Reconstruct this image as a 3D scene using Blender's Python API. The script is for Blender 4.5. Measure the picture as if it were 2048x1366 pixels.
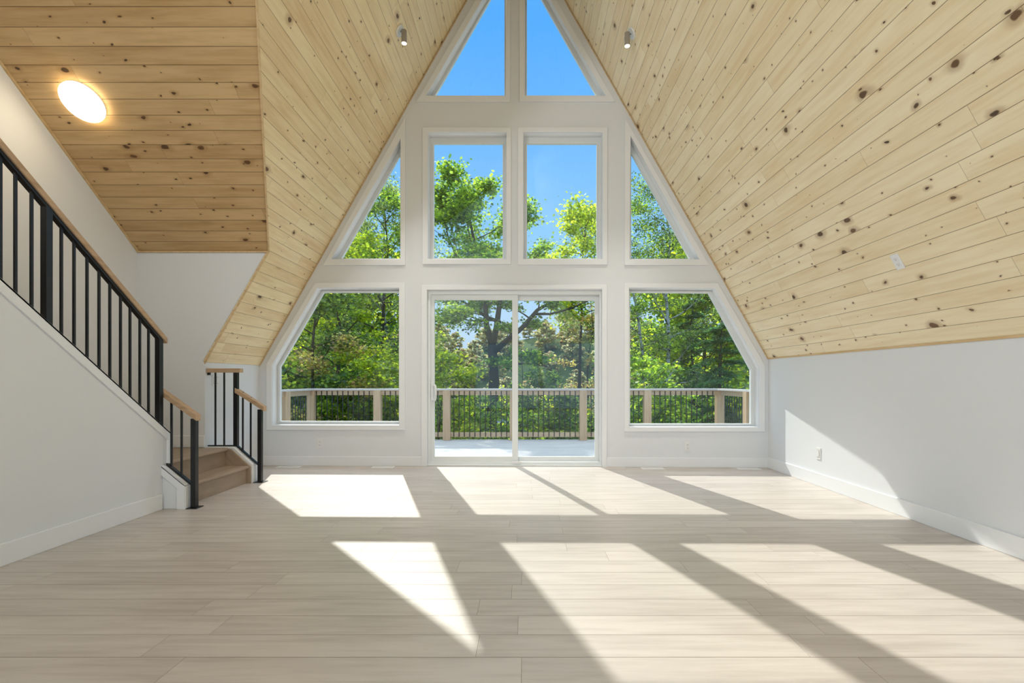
import bpy, bmesh, math, random
import numpy as np
from mathutils import Vector, Matrix
from mathutils.geometry import tessellate_polygon

for o in list(bpy.data.objects):
    bpy.data.objects.remove(o, do_unlink=True)
SC = bpy.context.scene
COL = SC.collection
R = math.radians

# ------------------------------------------------------------------ camera, sky, sun, exposure
F = 970.0; CX = 1052.0; CY = 761.0; H = 1.03          # focal length in px, principal point, eye height
cam_d = bpy.data.cameras.new('camera'); cam = bpy.data.objects.new('camera', cam_d); COL.objects.link(cam)
cam_d.sensor_fit = 'HORIZONTAL'; cam_d.sensor_width = 36; cam_d.lens = 36 * F / 2048
cam_d.shift_x = -(CX - 1024) / 2048; cam_d.shift_y = (CY - 683) / 2048
cam_d.clip_start = 0.05; cam_d.clip_end = 1000
cam.location = (0, 0, H); cam.rotation_euler = (R(90), 0, 0)
SC.camera = cam

SC.view_settings.view_transform = 'Standard'; SC.view_settings.look = 'None'
SC.view_settings.gamma = 1; SC.view_settings.use_curve_mapping = False
SC.view_settings.exposure = 0.22

SUN_STRENGTH = 4.2
SKY_STRENGTH = .88
FILL_LAMP_W = 27.0  # base power of the fill lamps added behind the camera
world = bpy.data.worlds.new('sky'); SC.world = world; world.use_nodes = True
nt = world.node_tree; nt.nodes.clear()
w_out = nt.nodes.new('ShaderNodeOutputWorld'); w_bg = nt.nodes.new('ShaderNodeBackground')
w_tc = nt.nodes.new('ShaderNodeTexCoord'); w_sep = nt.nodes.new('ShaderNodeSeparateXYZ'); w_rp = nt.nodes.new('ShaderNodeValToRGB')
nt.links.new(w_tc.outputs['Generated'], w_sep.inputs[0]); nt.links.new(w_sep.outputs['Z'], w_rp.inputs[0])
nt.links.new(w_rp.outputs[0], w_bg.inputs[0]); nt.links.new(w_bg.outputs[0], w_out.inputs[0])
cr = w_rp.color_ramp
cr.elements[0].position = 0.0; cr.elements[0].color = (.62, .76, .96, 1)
cr.elements[1].position = 1.0; cr.elements[1].color = (2.6, 2.9, 3.3, 1)  # sky overhead, outside the frame, made extra bright to fill the room
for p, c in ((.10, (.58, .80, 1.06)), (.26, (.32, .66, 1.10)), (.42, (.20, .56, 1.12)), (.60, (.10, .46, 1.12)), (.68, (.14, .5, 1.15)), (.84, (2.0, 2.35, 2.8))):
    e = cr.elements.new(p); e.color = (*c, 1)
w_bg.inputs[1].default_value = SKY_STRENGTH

sun_d = bpy.data.lights.new('sun', 'SUN'); sun = bpy.data.objects.new('sun', sun_d); COL.objects.link(sun)
sun_d.energy = SUN_STRENGTH; sun_d.angle = R(0.6); sun_d.color = (1.0, .965, .90)
SUN_DIR = Vector((.368, -1.10, -1.0)).normalized()    # the way the light travels
sun.rotation_euler = SUN_DIR.to_track_quat('-Z', 'Y').to_euler(); sun.location = (-6, 18, 18)

# ------------------------------------------------------------------ node helpers
def new_mat(name):
    m = bpy.data.materials.new(name); m.use_nodes = True
    m.node_tree.nodes.clear()
    return m, m.node_tree

class NT:
    def __init__(s, nt): s.t = nt
    def n(s, kind, **kw):
        nd = s.t.nodes.new('ShaderNode' + kind)
        for k, v in kw.items(): setattr(nd, k, v)
        return nd
    def l(s, a, b): s.t.links.new(a, b)
    def put(s, sock, v):
        if isinstance(v, bpy.types.NodeSocket): s.l(v, sock)
        else: sock.default_value = v
    def m(s, op, a, b=0.0, c=0.0, clamp=False):
        nd = s.n('Math', operation=op); nd.use_clamp = clamp
        s.put(nd.inputs[0], a); s.put(nd.inputs[1], b)
        if len(nd.inputs) > 2: s.put(nd.inputs[2], c)
        return nd.outputs[0]
    def smooth(s, v, a, b):                # 0 below a, 1 above b
        nd = s.n('MapRange', interpolation_type='SMOOTHSTEP')
        s.put(nd.inputs[0], v); s.put(nd.inputs[1], a); s.put(nd.inputs[2], b)
        return nd.outputs[0]
    def xyz(s, x, y, z=0.0):
        nd = s.n('CombineXYZ'); s.put(nd.inputs[0], x); s.put(nd.inputs[1], y); s.put(nd.inputs[2], z)
        return nd.outputs[0]
    def mix(s, f, a, b, blend='MIX'):
        nd = s.n('Mix', data_type='RGBA', blend_type=blend)
        s.put(nd.inputs[0], f)
        s.put(nd.inputs[6], (*a, 1) if isinstance(a, tuple) and len(a) == 3 else a)
        s.put(nd.inputs[7], (*b, 1) if isinstance(b, tuple) and len(b) == 3 else b)
        return nd.outputs[2]
    def noise(s, vec, scale=5., detail=3., rough=.5, dim='3D'):
        nd = s.n('TexNoise', noise_dimensions=dim)
        s.l(vec, nd.inputs['Vector']); nd.inputs['Scale'].default_value = scale
        nd.inputs['Detail'].default_value = detail; nd.inputs['Roughness'].default_value = rough
        return nd.outputs[0]
    def out(s, sh):
        o = s.n('OutputMaterial'); s.l(sh, o.inputs[0])

def principled(N, color, rough=.5, spec=.5, metal=0., normal=None):
    p = N.n('BsdfPrincipled')
    N.put(p.inputs['Base Color'], (*color, 1) if isinstance(color, tuple) and len(color) == 3 else color)
    N.put(p.inputs['Roughness'], rough); N.put(p.inputs['Metallic'], metal)
    p.inputs['Specular IOR Level'].default_value = spec
    if normal is not None: N.l(normal, p.inputs['Normal'])
    return p

def plain(name, color, rough=.5, spec=.4, metal=0., nscale=0., namp=0., bump=0.):
    m, t = new_mat(name); N = NT(t)
    col = (*color, 1); nrm = None
    if nscale:
        tc = N.n('TexCoord'); nz = N.noise(tc.outputs['Object'], nscale, 4)
        k = N.m('MULTIPLY_ADD', nz, 2 * namp, 1 - namp)
        col = N.mix(1.0, tuple(color), N.xyz(k, k, k), 'MULTIPLY')
        if bump:
            b = N.n('Bump'); b.inputs['Strength'].default_value = bump; b.inputs['Distance'].default_value = .002
            N.l(nz, b.inputs['Height']); nrm = b.outputs[0]
    p = principled(N, col, rough, spec, metal, nrm); N.out(p.outputs[0])
    return m

def boards(name, w, L, light, dark, knots=0., groove=.0022, groove_dark=.35, grain=1.0, rough=.45, spec=.4, seed=0., piece=.5, joint=.0012, kscale=4.0):
    """planks laid along U, w wide, L long; UV in metres"""
    m, t = new_mat(name); N = NT(t)
    uv = N.n('UVMap'); sep = N.n('SeparateXYZ'); N.l(uv.outputs[0], sep.inputs[0])
    u, v = sep.outputs[0], sep.outputs[1]
    row = N.m('FLOOR', N.m('DIVIDE', v, w))
    wn = N.n('TexWhiteNoise', noise_dimensions='1D'); N.put(wn.inputs['W'], N.m('ADD', row, seed))
    uo = N.m('MULTIPLY_ADD', wn.outputs[0], L * 7.3, u)
    pc = N.m('FLOOR', N.m('DIVIDE', uo, L))
    wp = N.n('TexWhiteNoise', noise_dimensions='3D'); N.l(N.xyz(row, pc, seed), wp.inputs['Vector'])
    rnd = wp.outputs[0]
    off = N.m('MULTIPLY', rnd, 37.0)
    # grain
    g1 = N.noise(N.xyz(N.m('MULTIPLY', uo, 2.2), N.m('MULTIPLY', v, 30), off), 1.0, 5, .6)
    g2 = N.noise(N.xyz(N.m('MULTIPLY', uo, 1.8), N.m('MULTIPLY', v, 9), N.m('ADD', off, 5.3)), 1.0, 3, .5)
    g3 = N.noise(N.xyz(N.m('MULTIPLY', uo, 6), N.m('MULTIPLY', v, 130), off), 1.0, 3, .6)
    gg = N.m('ADD', N.m('MULTIPLY', N.smooth(g1, .38, .68), .42 * grain), N.m('MULTIPLY', N.smooth(g2, .36, .70), .38 * grain))
    gg = N.m('ADD', gg, N.m('MULTIPLY_ADD', g3, .25 * grain, -.125 * grain))
    gg = N.m('ADD', gg, N.m('MULTIPLY_ADD', rnd, piece, -piece * .35), clamp=True)
    col = N.mix(gg, light, dark)
    if knots:
        wx = N.noise(N.xyz(N.m('MULTIPLY', u, 9), N.m('MULTIPLY', v, 9), 3.1), 1.0, 2)
        kv = N.xyz(N.m('MULTIPLY_ADD', wx, .25, N.m('MULTIPLY', uo, kscale * .8)), N.m('MULTIPLY_ADD', wx, .2, N.m('MULTIPLY', v, kscale * 1.25)), seed)
        for sc_, th, rad, hal in ((1.0, .62, .16, 1.0), (2.6, .74, .16, .6)):
            vo = N.n('TexVoronoi', voronoi_dimensions='2D', feature='F1'); N.l(kv, vo.inputs['Vector']); vo.inputs['Scale'].default_value = sc_
            sc = N.n('SeparateColor'); N.l(vo.outputs['Color'], sc.inputs[0])
            r = N.m('MULTIPLY', N.m('MAXIMUM', N.m('SUBTRACT', sc.outputs[0], th), 0.0), rad * knots / (1 - th) * 1.0)
            d = vo.outputs['Distance']
            core = N.m('SUBTRACT', 1.0, N.smooth(d, N.m('MULTIPLY', r, .65), N.m('ADD', r, .004)))
            core = N.m('MULTIPLY', core, N.smooth(r, .004, .012))
            halo = N.m('MULTIPLY', N.m('SUBTRACT', 1.0, N.smooth(d, r, N.m('MULTIPLY_ADD', r, 2.6, .01))), N.smooth(r, .004, .02))
            col = N.mix(N.m('MULTIPLY', halo, .45 * hal), col, (.36, .19, .07))
            kc = N.mix(sc.outputs[1], (.045, .022, .010), (.16, .07, .025))
            col = N.mix(N.m('MULTIPLY', core, .93), col, kc)
    fv = N.m('FRACT', N.m('DIVIDE', v, w)); dv = N.m('MULTIPLY', N.m('MINIMUM', fv, N.m('SUBTRACT', 1.0, fv)), w)
    fu = N.m('FRACT', N.m('DIVIDE', uo, L)); du = N.m('MULTIPLY', N.m('MINIMUM', fu, N.m('SUBTRACT', 1.0, fu)), L)
    gv = N.m('SUBTRACT', 1.0, N.smooth(dv, groove * .4, groove)); gu = N.m('MULTIPLY', N.m('SUBTRACT', 1.0, N.smooth(du, joint * .4, joint)), .8)
    gr = N.m('MAXIMUM', gv, gu)
    dk = N.mix(1.0, col, (groove_dark, groove_dark * .86, groove_dark * .72), 'MULTIPLY')
    col = N.mix(gr, col, dk)
    b = N.n('Bump'); b.inputs['Strength'].default_value = .5; b.inputs['Distance'].default_value = .004
    hgt = N.m('SUBTRACT', N.m('MULTIPLY', g3, .06), gr)
    N.l(hgt, b.inputs['Height'])
    p = principled(N, col, N.m('MULTIPLY_ADD', g1, .2, rough - .1), spec, 0., b.outputs[0]); N.out(p.outputs[0])
    return m

def timber(name, light, dark, axis=0, scale=1., rough=.5):
    m, t = new_mat(name); N = NT(t)
    tc = N.n('TexCoord'); sep = N.n('SeparateXYZ'); N.l(tc.outputs['Object'], sep.inputs[0])
    mul = [30 * scale] * 3; mul[axis] = 1.6 * scale
    vec = N.xyz(*[N.m('MULTIPLY', sep.outputs[i], mul[i]) for i in range(3)])
    g = N.noise(vec, 1., 5, .6); g2 = N.noise(tc.outputs['Object'], 2.5 * scale, 3)
    f = N.m('ADD', N.m('MULTIPLY', N.smooth(g, .35, .68), .7), N.m('MULTIPLY', g2, .4), clamp=True)
    p = principled(N, N.mix(f, light, dark), rough, .3); N.out(p.outputs[0])
    return m

def emit(name, color, s):
    m, t = new_mat(name); N = NT(t)
    e = N.n('Emission'); e.inputs[0].default_value = (*color, 1); e.inputs[1].default_value = s
    N.out(e.outputs[0]); return m

def glass_mat(name, tint, refl=1.0):
    m, t = new_mat(name); N = NT(t)
    tr = N.n('BsdfTransparent'); tr.inputs[0].default_value = (*tint, 1)
    gl = N.n('BsdfGlossy'); gl.inputs['Roughness'].default_value = .01; gl.inputs[0].default_value = (.92, 1, .98, 1)
    lw = N.n('LayerWeight'); lw.inputs[0].default_value = .5      # Schlick, the same from both faces of the pane
    fr = N.m('MULTIPLY_ADD', N.m('POWER', lw.outputs['Facing'], 5.0), .5, .03)
    mx = N.n('MixShader'); N.l(N.m('MULTIPLY', fr, refl), mx.inputs[0]); N.l(tr.outputs[0], mx.inputs[1]); N.l(gl.outputs[0], mx.inputs[2])
    N.out(mx.outputs[0]); return m

def leaf_mat(name, dif, tra, alt=None, altf=0.):
    m, t = new_mat(name); N = NT(t)
    g = N.n('NewGeometry'); r = g.outputs['Random Per Island']
    k = N.m('MULTIPLY_ADD', r, .7, .65)
    r2 = N.m('FRACT', N.m('MULTIPLY', r, 17.3))
    dcol = N.mix(r2, dif, tuple(c * m_ for c, m_ in zip(dif, (1.5, 1.15, .8))))
    tcol = N.mix(r2, tra, tuple(c * m_ for c, m_ in zip(tra, (1.35, 1.08, .7))))
    if alt:
        f = N.m('LESS_THAN', N.m('FRACT', N.m('MULTIPLY', r, 5.7)), altf)
        dcol = N.mix(f, dcol, alt[0]); tcol = N.mix(f, tcol, alt[1])
    kk = N.xyz(k, k, k)
    d = N.n('BsdfDiffuse'); N.l(N.mix(1., dcol, kk, 'MULTIPLY'), d.inputs[0])
    tl = N.n('BsdfTranslucent'); N.l(N.mix(1., tcol, kk, 'MULTIPLY'), tl.inputs[0])
    gl = N.n('BsdfGlossy'); gl.inputs['Roughness'].default_value = .45; gl.inputs[0].default_value = (.9, 1, .95, 1)
    a = N.n('MixShader'); a.inputs[0].default_value = .68; N.l(d.outputs[0], a.inputs[1]); N.l(tl.outputs[0], a.inputs[2])
    b = N.n('MixShader'); b.inputs[0].default_value = .045; N.l(a.outputs[0], b.inputs[1]); N.l(gl.outputs[0], b.inputs[2])
    N.out(b.outputs[0]); return m

M = {}
M['wall'] = plain('wall_paint', (.80, .815, .83), .75, .25, nscale=160, namp=.012, bump=.06)
M['trim'] = plain('trim_paint', (.87, .88, .89), .42, .4)
M['vinyl'] = plain('white_vinyl', (.80, .82, .81), .35, .5)
M['plastic'] = plain('white_plastic', (.84, .84, .83), .35, .5)
M['slot'] = plain('slot_grey', (.25, .25, .25), .6)
M['black'] = plain('black_metal', (.008, .009, .011), .34, .5)
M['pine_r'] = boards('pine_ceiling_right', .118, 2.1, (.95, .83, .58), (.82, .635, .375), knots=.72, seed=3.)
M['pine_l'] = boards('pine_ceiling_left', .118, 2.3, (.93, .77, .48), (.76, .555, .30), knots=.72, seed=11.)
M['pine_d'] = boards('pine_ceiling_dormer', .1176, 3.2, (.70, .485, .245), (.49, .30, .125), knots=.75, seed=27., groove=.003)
M['floor'] = boards('laminate_floor', .16, 1.25, (.62, .56, .505), (.43, .375, .33), groove=.0020, groove_dark=.5, grain=.85, rough=.36, spec=.6, seed=5., piece=.35, joint=.0014)
M['stairwood'] = boards('laminate_stair', .9, 1.6, (.47, .415, .355), (.32, .28, .235), groove=.0, groove_dark=.9, grain=.9, rough=.48, spec=.35, seed=9., piece=.2)
M['rail'] = timber('oak_handrail', (.60, .42, .27), (.44, .29, .17), 1, 1.)
M['rail_x'] = timber('oak_handrail_cross', (.60, .42, .27), (.44, .29, .17), 0, 1.)
M['pinetrim'] = timber('pine_trim', (.78, .58, .34), (.62, .42, .2), 1)
M['deckpost'] = timber('treated_post', (.66, .47, .30), (.50, .33, .19), 2, 1.)
M['deckrail'] = timber('treated_rail', (.66, .49, .33), (.50, .35, .22), 0, 1.)
M['deckcap'] = timber('weathered_cap', (.70, .65, .60), (.56, .50, .45), 0, 1.)
M['deck'] = boards('deck_boards', .14, 3.6, (.60, .575, .55), (.42, .40, .375), groove=.004, groove_dark=.2, rough=.8, spec=.15, seed=2., piece=.3)
M['glass'] = glass_mat('window_glass', (.955, .975, .965))
M['glass_door'] = glass_mat('door_glass', (.93, .95, .945), 1.3)
M['lamp'] = emit('lamp_diffuser', (1.0, .80, .50), 9.0)
M['bulb'] = emit('spot_lens', (1.0, .90, .70), 9.0)
M['lamp_metal'] = plain('brushed_lamp_body', (.36, .32, .27), .4, .5, .1)
M['bark'] = plain('maple_bark', (.085, .07, .06), .9, .1, nscale=14, namp=.4, bump=.8)
M['ground'] = plain('forest_floor', (.07, .085, .03), .95, .1, nscale=1.2, namp=.5)
M['hill'] = plain('wooded_hill', (.10, .14, .05), .95, .1, nscale=.15, namp=.5)
M['lake'] = plain('lake_water', (.25, .34, .42), .12, .5)
M['maple'] = leaf_mat('maple_leaves', (.13, .23, .05), (.54, .82, .08), ((.06, .13, .03), (.15, .32, .04)), .38)
M['maple_y'] = leaf_mat('yellowing_leaves', (.17, .26, .04), (.74, .93, .06), ((.09, .17, .03), (.32, .46, .05)), .3)
M['maple_d'] = leaf_mat('dark_leaves', (.09, .16, .055), (.36, .56, .10), ((.045, .10, .03), (.10, .21, .04)), .4)
M['pale'] = leaf_mat('pale_leaves', (.20, .28, .12), (.50, .64, .20), ((.08, .13, .05), (.18, .30, .08)), .4)
M['autumn'] = leaf_mat('turning_leaves', (.30, .29, .10), (.78, .74, .20), ((.30, .18, .10), (.72, .42, .20)), .28)
M['needle'] = leaf_mat('needles', (.07, .17, .075), (.10, .28, .10))
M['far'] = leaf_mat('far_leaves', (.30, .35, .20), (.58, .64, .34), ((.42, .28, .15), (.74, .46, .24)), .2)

def birch_bark():
    m, t = new_mat('birch_bark'); N = NT(t)
    tc = N.n('TexCoord'); sep = N.n('SeparateXYZ'); N.l(tc.outputs['Object'], sep.inputs[0])
    v = N.xyz(N.m('MULTIPLY', sep.outputs[0], 5), N.m('MULTIPLY', sep.outputs[1], 5), N.m('MULTIPLY', sep.outputs[2], 9))
    f = N.smooth(N.noise(v, 1., 4, .7), .48, .6)
    p = principled(N, N.mix(f, (.52, .52, .50), (.05, .045, .04)), .8, .2); N.out(p.outputs[0]); return m
M['birch'] = birch_bark()

# ------------------------------------------------------------------ mesh helpers
WL = {}
def wloc(o): return WL.get(o.name, Vector((0, 0, 0)))

class MB:
    def __init__(s): s.v = []; s.f = []; s.sm = []
    def poly_prism(s, pts, vec):
        pts = [Vector(p) for p in pts]; vec = Vector(vec); n = len(pts); b = len(s.v)
        s.v += [tuple(p) for p in pts] + [tuple(p + vec) for p in pts]
        s.f.append(list(range(b, b + n))[::-1]); s.f.append(list(range(b + n, b + 2 * n)))
        for i in range(n):
            j = (i + 1) % n; s.f.append([b + i, b + j, b + n + j, b + n + i])
        return s
    def box(s, x0, x1, y0, y1, z0, z1):
        return s.poly_prism([(x0, y0, z0), (x1, y0, z0), (x1, y1, z0), (x0, y1, z0)], (0, 0, z1 - z0))
    def ring(s, outer, inner, vec):
        vec = Vector(vec); n = len(outer); b = len(s.v)
        o = [Vector(p) for p in outer]; i_ = [Vector(p) for p in inner]
        s.v += [tuple(p) for p in o] + [tuple(p) for p in i_] + [tuple(p + vec) for p in o] + [tuple(p + vec) for p in i_]
        for k in range(n):
            j = (k + 1) % n
            s.f += [[b + k, b + j, b + n + j, b + n + k], [b + 2 * n + k, b + 3 * n + k, b + 3 * n + j, b + 2 * n + j],
                    [b + k, b + 2 * n + k, b + 2 * n + j, b + j], [b + n + k, b + n + j, b + 3 * n + j, b + 3 * n + k]]
        return s
    def beam(s, a, b_, w, h, up=(0, 0, 1)):
        """square bar from a to b, w wide across, h high (vertical ends)"""
        a = Vector(a); b_ = Vector(b_); d = (b_ - a).normalized(); up = Vector(up)
        side = d.cross(up).normalized() * w / 2; u = up * h / 2
        q = [a - side - u, a + side - u, a + side + u, a - side + u]
        return s.poly_prism(q, b_ - a)
    def tube(s, pts, rad, n=8):
        b = len(s.v); m = len(pts); pts = [Vector(p) for p in pts]
        if not hasattr(rad, '__len__'): rad = [rad] * m
        ref = Vector((1, 0, 0))
        for i, p in enumerate(pts):
            d = (pts[min(i + 1, m - 1)] - pts[max(i - 1, 0)]).normalized()
            a = d.cross(ref if abs(d.x) < .9 else Vector((0, 1, 0))).normalized(); c = d.cross(a)
            for k in range(n):
                t = 2 * math.pi * k / n
                s.v.append(tuple(p + (a * math.cos(t) + c * math.sin(t)) * rad[i]))
        for i in range(m - 1):
            for k in range(n):
                j = (k + 1) % n
                s.sm.append(len(s.f)); s.f.append([b + i * n + k, b + i * n + j, b + (i + 1) * n + j, b + (i + 1) * n + k])
        s.f.append([b + k for k in range(n)][::-1]); s.f.append([b + (m - 1) * n + k for k in range(n)])
        return s
    def build(s, name, mat, parent=None, bevel=0., uv=None):
        off = wloc(parent) if parent else Vector((0, 0, 0))
        me = bpy.data.meshes.new(name)
        me.from_pydata([(x - off.x, y - off.y, z - off.z) for x, y, z in s.v], [], s.f)
        me.materials.append(mat)
        for i in s.sm: me.polygons[i].use_smooth = True
        bm = bmesh.new(); bm.from_mesh(me); bmesh.ops.recalc_face_normals(bm, faces=bm.faces); bm.to_mesh(me); bm.free()
        if uv:
            o_, ud, vd = Vector(uv[0]), Vector(uv[1]), Vector(uv[2])
            lay = me.uv_layers.new(name='UVMap')
            for lp in me.loops:
                p = me.vertices[lp.vertex_index].co + off - o_
                lay.data[lp.index].uv = (p.dot(ud), p.dot(vd))
        ob = bpy.data.objects.new(name, me); COL.objects.link(ob)
        if parent: ob.parent = parent
        WL[ob.name] = off.copy()
        if bevel:
            md = ob.modifiers.new('bevel', 'BEVEL'); md.width = bevel; md.segments = 2; md.limit_method = 'ANGLE'; md.angle_limit = R(40)
        return ob

def tag(o, label, cat=None, group=None):
    o['label'] = label
    if cat: o['category'] = cat
    if group: o['group'] = group
    return o
def structure(o, label=None):
    o['kind'] = 'structure'
    if label: o['label'] = label
    return o
def empty(name, loc, label=None, cat=None, group=None):
    o = bpy.data.objects.new(name, None); COL.objects.link(o); o.location = loc; o.empty_display_size = .1
    WL[o.name] = Vector(loc)
    if label: tag(o, label, cat, group)
    return o

# ------------------------------------------------------------------ room dimensions
KY = .0232                                      # the glazed wall runs very slightly askew
NG = Vector((KY, 1, 0)).normalized(); DG = 5.808; SQ = math.sqrt(1 + KY * KY)
def G(px, py, t=0.):                            # a point of the glazed wall's plane, t metres behind its face
    a = (px - CX) / F; b = (CY - py) / F
    y = (DG + t * SQ) / (1 + KY * a)
    return Vector((a * y, y, H + b * y))
def GX(x, z, t=0.):
    return Vector((x, DG + t * SQ - KY * x, z))
XR = 2.864; ZR = 1.29; SR = 1.788               # right knee wall, its height, right slope
XL = -3.23; ZL = 1.212; SL = 1.7435             # left knee wall and slope
XA = -.1225; ZA = 6.63                          # ridge
YG = 4.88; ZD = 2.328; SD = .8337; XO = -3.908  # stair bay: end wall, ceiling foot, its slope, outer wall
XS = -2.914                                     # room face of the stair wall
YB = -4.6                                       # wall behind the camera
YE = 6.06
xd = XL + (ZD - ZL) / SL
yr = YG - (ZA - ZD) / SD

# floor
f = MB(); f.box(XO - .1, XR + .12, YB - .1, 5.95, -.16, 0)
structure(f.build('floor', M['floor'], uv=((0, .045, 0), (1, 0, 0), (0, 1, 0))))

# right side
s = MB(); s.box(XR, XR + .14, YB, YE, -.1, ZR + .05); structure(s.build('wall_right', M['wall']))
vr = Vector((-1, 0, SR)).normalized(); nr = Vector((SR, 0, 1)).normalized()
s = MB(); s.poly_prism([(XR, YB, ZR), (XR, YE, ZR), (XA, YE, ZA), (XA, YB, ZA)], nr * .16)
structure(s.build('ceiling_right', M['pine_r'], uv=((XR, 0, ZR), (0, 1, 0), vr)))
# left slope, cut back where the stair bay opens
vl = Vector((1, 0, SL)).normalized(); nl = Vector((-SL, 0, 1)).normalized()
s = MB(); s.poly_prism([(XL, YE, ZL), (XL, YG, ZL), (xd, YG, ZD), (XA, yr, ZA), (XA, YE, ZA)], nl * .03)
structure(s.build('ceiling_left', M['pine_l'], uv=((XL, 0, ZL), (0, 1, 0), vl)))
s = MB(); s.poly_prism([(XL, YE, ZL), (XL, YG + .05, ZL), (XA, YG + .05, ZA + .0), (XA, YE, ZA)], nl * .16)
s.v = [(x + nl.x * .03, y, z + nl.z * .03) for x, y, z in s.v]
structure(s.build('ceiling_left_backing', M['wall']))
vd_ = Vector((0, -1, SD)).normalized(); nd_ = Vector((0, SD, 1)).normalized()
s = MB(); s.poly_prism([(XO, YG, ZD), (xd, YG, ZD), (XA, yr, ZA), (XO, yr, ZA)], nd_ * .14)
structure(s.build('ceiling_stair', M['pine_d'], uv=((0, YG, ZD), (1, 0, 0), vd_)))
s = MB(); s.box(XO, XA, YB, yr + .05, ZA, ZA + .14); structure(s.build('ceiling_rear', M['wall']))
# left knee wall, stair bay walls
s = MB(); s.box(XL - .12, XL, YG, YE, 0, ZL + .012); structure(s.build('wall_left', M['wall']))
s = MB(); q_ = YG - .003
s.poly_prism([(XO, q_, .0), (XL + .001, q_, .0), (XL + .001, q_, ZL - .04), (XL - .02, q_, ZL + .012), (xd - .022, q_, ZD), (XO, q_, ZD)], (0, .1, 0))
structure(s.build('wall_landing', M['wall']))
s = MB(); s.poly_prism([(XO, YB, 0), (XO, YG + .1, 0), (XO, YG + .1, ZD), (XO, YG, ZD + .06), (XO, yr, ZA + .1), (XO, YB, ZA + .1)], (-.12, 0, 0))
structure(s.build('wall_outer_left', M['wall']))
# thin pine trims along the ceiling edges
def edge(n, a, b, w=.022, h=.012, up=(0, 0, 1), mat='pinetrim'):
    s = MB(); s.beam(a, b, w, h, up); o = s.build(n, M[mat]); structure(o); return o
edge('trim_1', (xd + .008, YG - .012, ZD + .002), (XA, yr - .012, ZA), .014, .03)
edge('trim_2', (XL + .004, YG - .008, ZL - .004), (xd + .004, YG - .008, ZD - .004), .018, .022)
edge('trim_3', (XO, YG - .008, ZD - .006), (xd, YG - .008, ZD - .006), .016, .014)
edge('trim_4', (XO + .008, YG, ZD - .006), (XO + .008, yr, ZA - .006), .016, .02)
edge('trim_5', (XR - .004, YB, ZR - .002), (XR - .004, 5.74, ZR - .002), .008, .016)
edge('trim_6', GX(XR - .006, ZR, -.008), GX(XA, ZA - .02, -.008), .014, .014)
edge('trim_7', GX(XL + .006, ZL, -.008), GX(XA, ZA - .02, -.008), .014, .014)

# ------------------------------------------------------------------ glazed wall
WIN = {
 1: ([(636, 576.3), (799, 576.3), (799, 850), (545, 850), (545.5, 731)], [(631, 566), (810.6, 566), (810.6, 860), (534, 860), (534, 728)],
     [(647.6, 585.5), (798.3, 585.5), (798.3, 842.5), (561, 842), (561, 733.8)]),
 2: ([(1257.7, 576), (1429, 577), (1518, 735), (1517, 854), (1257.7, 854)], [(1248.5, 567), (1435, 567), (1529, 731), (1529, 863), (1248.5, 863)],
     [(1259.8, 585.5), (1416.7, 586.7), (1500.6, 740), (1500.6, 847), (1259.8, 847)]),
 3: ([(856.6, 265.7), (1013, 265.7), (1013, 518.5), (856.6, 518.5)], [(845.5, 256), (1022.3, 256), (1022.3, 529), (845.5, 529)],
     [(868, 288), (1005.5, 288), (1005.5, 517), (868, 517)]),
 4: ([(1046.6, 265.5), (1205, 265.5), (1205, 518.5), (1046.6, 518.5)], [(1035.8, 256), (1214.6, 256), (1214.6, 530), (1035.8, 530)],
     [(1053.9, 288), (1193, 288), (1193, 517.5), (1053.9, 517.5)]),
 5: ([(801.7, 279), (801.7, 518.5), (664, 518.5)], [(811, 236), (811, 531), (647.5, 531)], [(801, 309.6), (801, 517.5), (683.6, 517.5)]),
 6: ([(1260.8, 273), (1397.8, 519), (1259, 519)], [(1249, 236), (1417.6, 531), (1249, 531)], [(1262, 307), (1378.6, 518), (1262, 518)]),
 7: ([(1011.7, -77.4), (1011.7, 192.7), (852.6, 192.7)], [(1020.6, -115.7), (1020.6, 205), (833, 205)], [(1009, -50), (1009, 192.7), (870, 192.7)]),
 8: ([(1049.7, -85), (1210.6, 192.5), (1049.7, 192.5)], [(1039, -124), (1229.7, 204.5), (1039, 204.5)], [(1053.8, -52), (1193, 192.5), (1053.8, 192.5)]),
}
WLAB = {1: 'tall five-sided window left of the patio door with sloping outer edge', 2: 'tall five-sided window right of the patio door with sloping outer edge',
        3: 'left of the two upright rectangular windows above the patio door', 4: 'right of the two upright rectangular windows above the patio door',
        5: 'narrow triangular window left of the middle row', 6: 'narrow triangular window right of the middle row',
        7: 'large triangular window left of the mullion under the ridge', 8: 'large triangular window right of the mullion under the ridge'}
dl, dr_, dt = 854.3, 1203.8, 580.0
door_open = [G(dl, dt), G(dr_, dt), GX(G(dr_, dt).x, 0), GX(G(dl, dt).x, 0)]
TW = .15
outer = [GX(XO, -.02), GX(XR + .1, -.02), GX(XR + .1, ZR + .05), GX(XA, ZA + .15), GX(XL - .1, ZL + .05), GX(XO, ZL + .05)]
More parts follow.
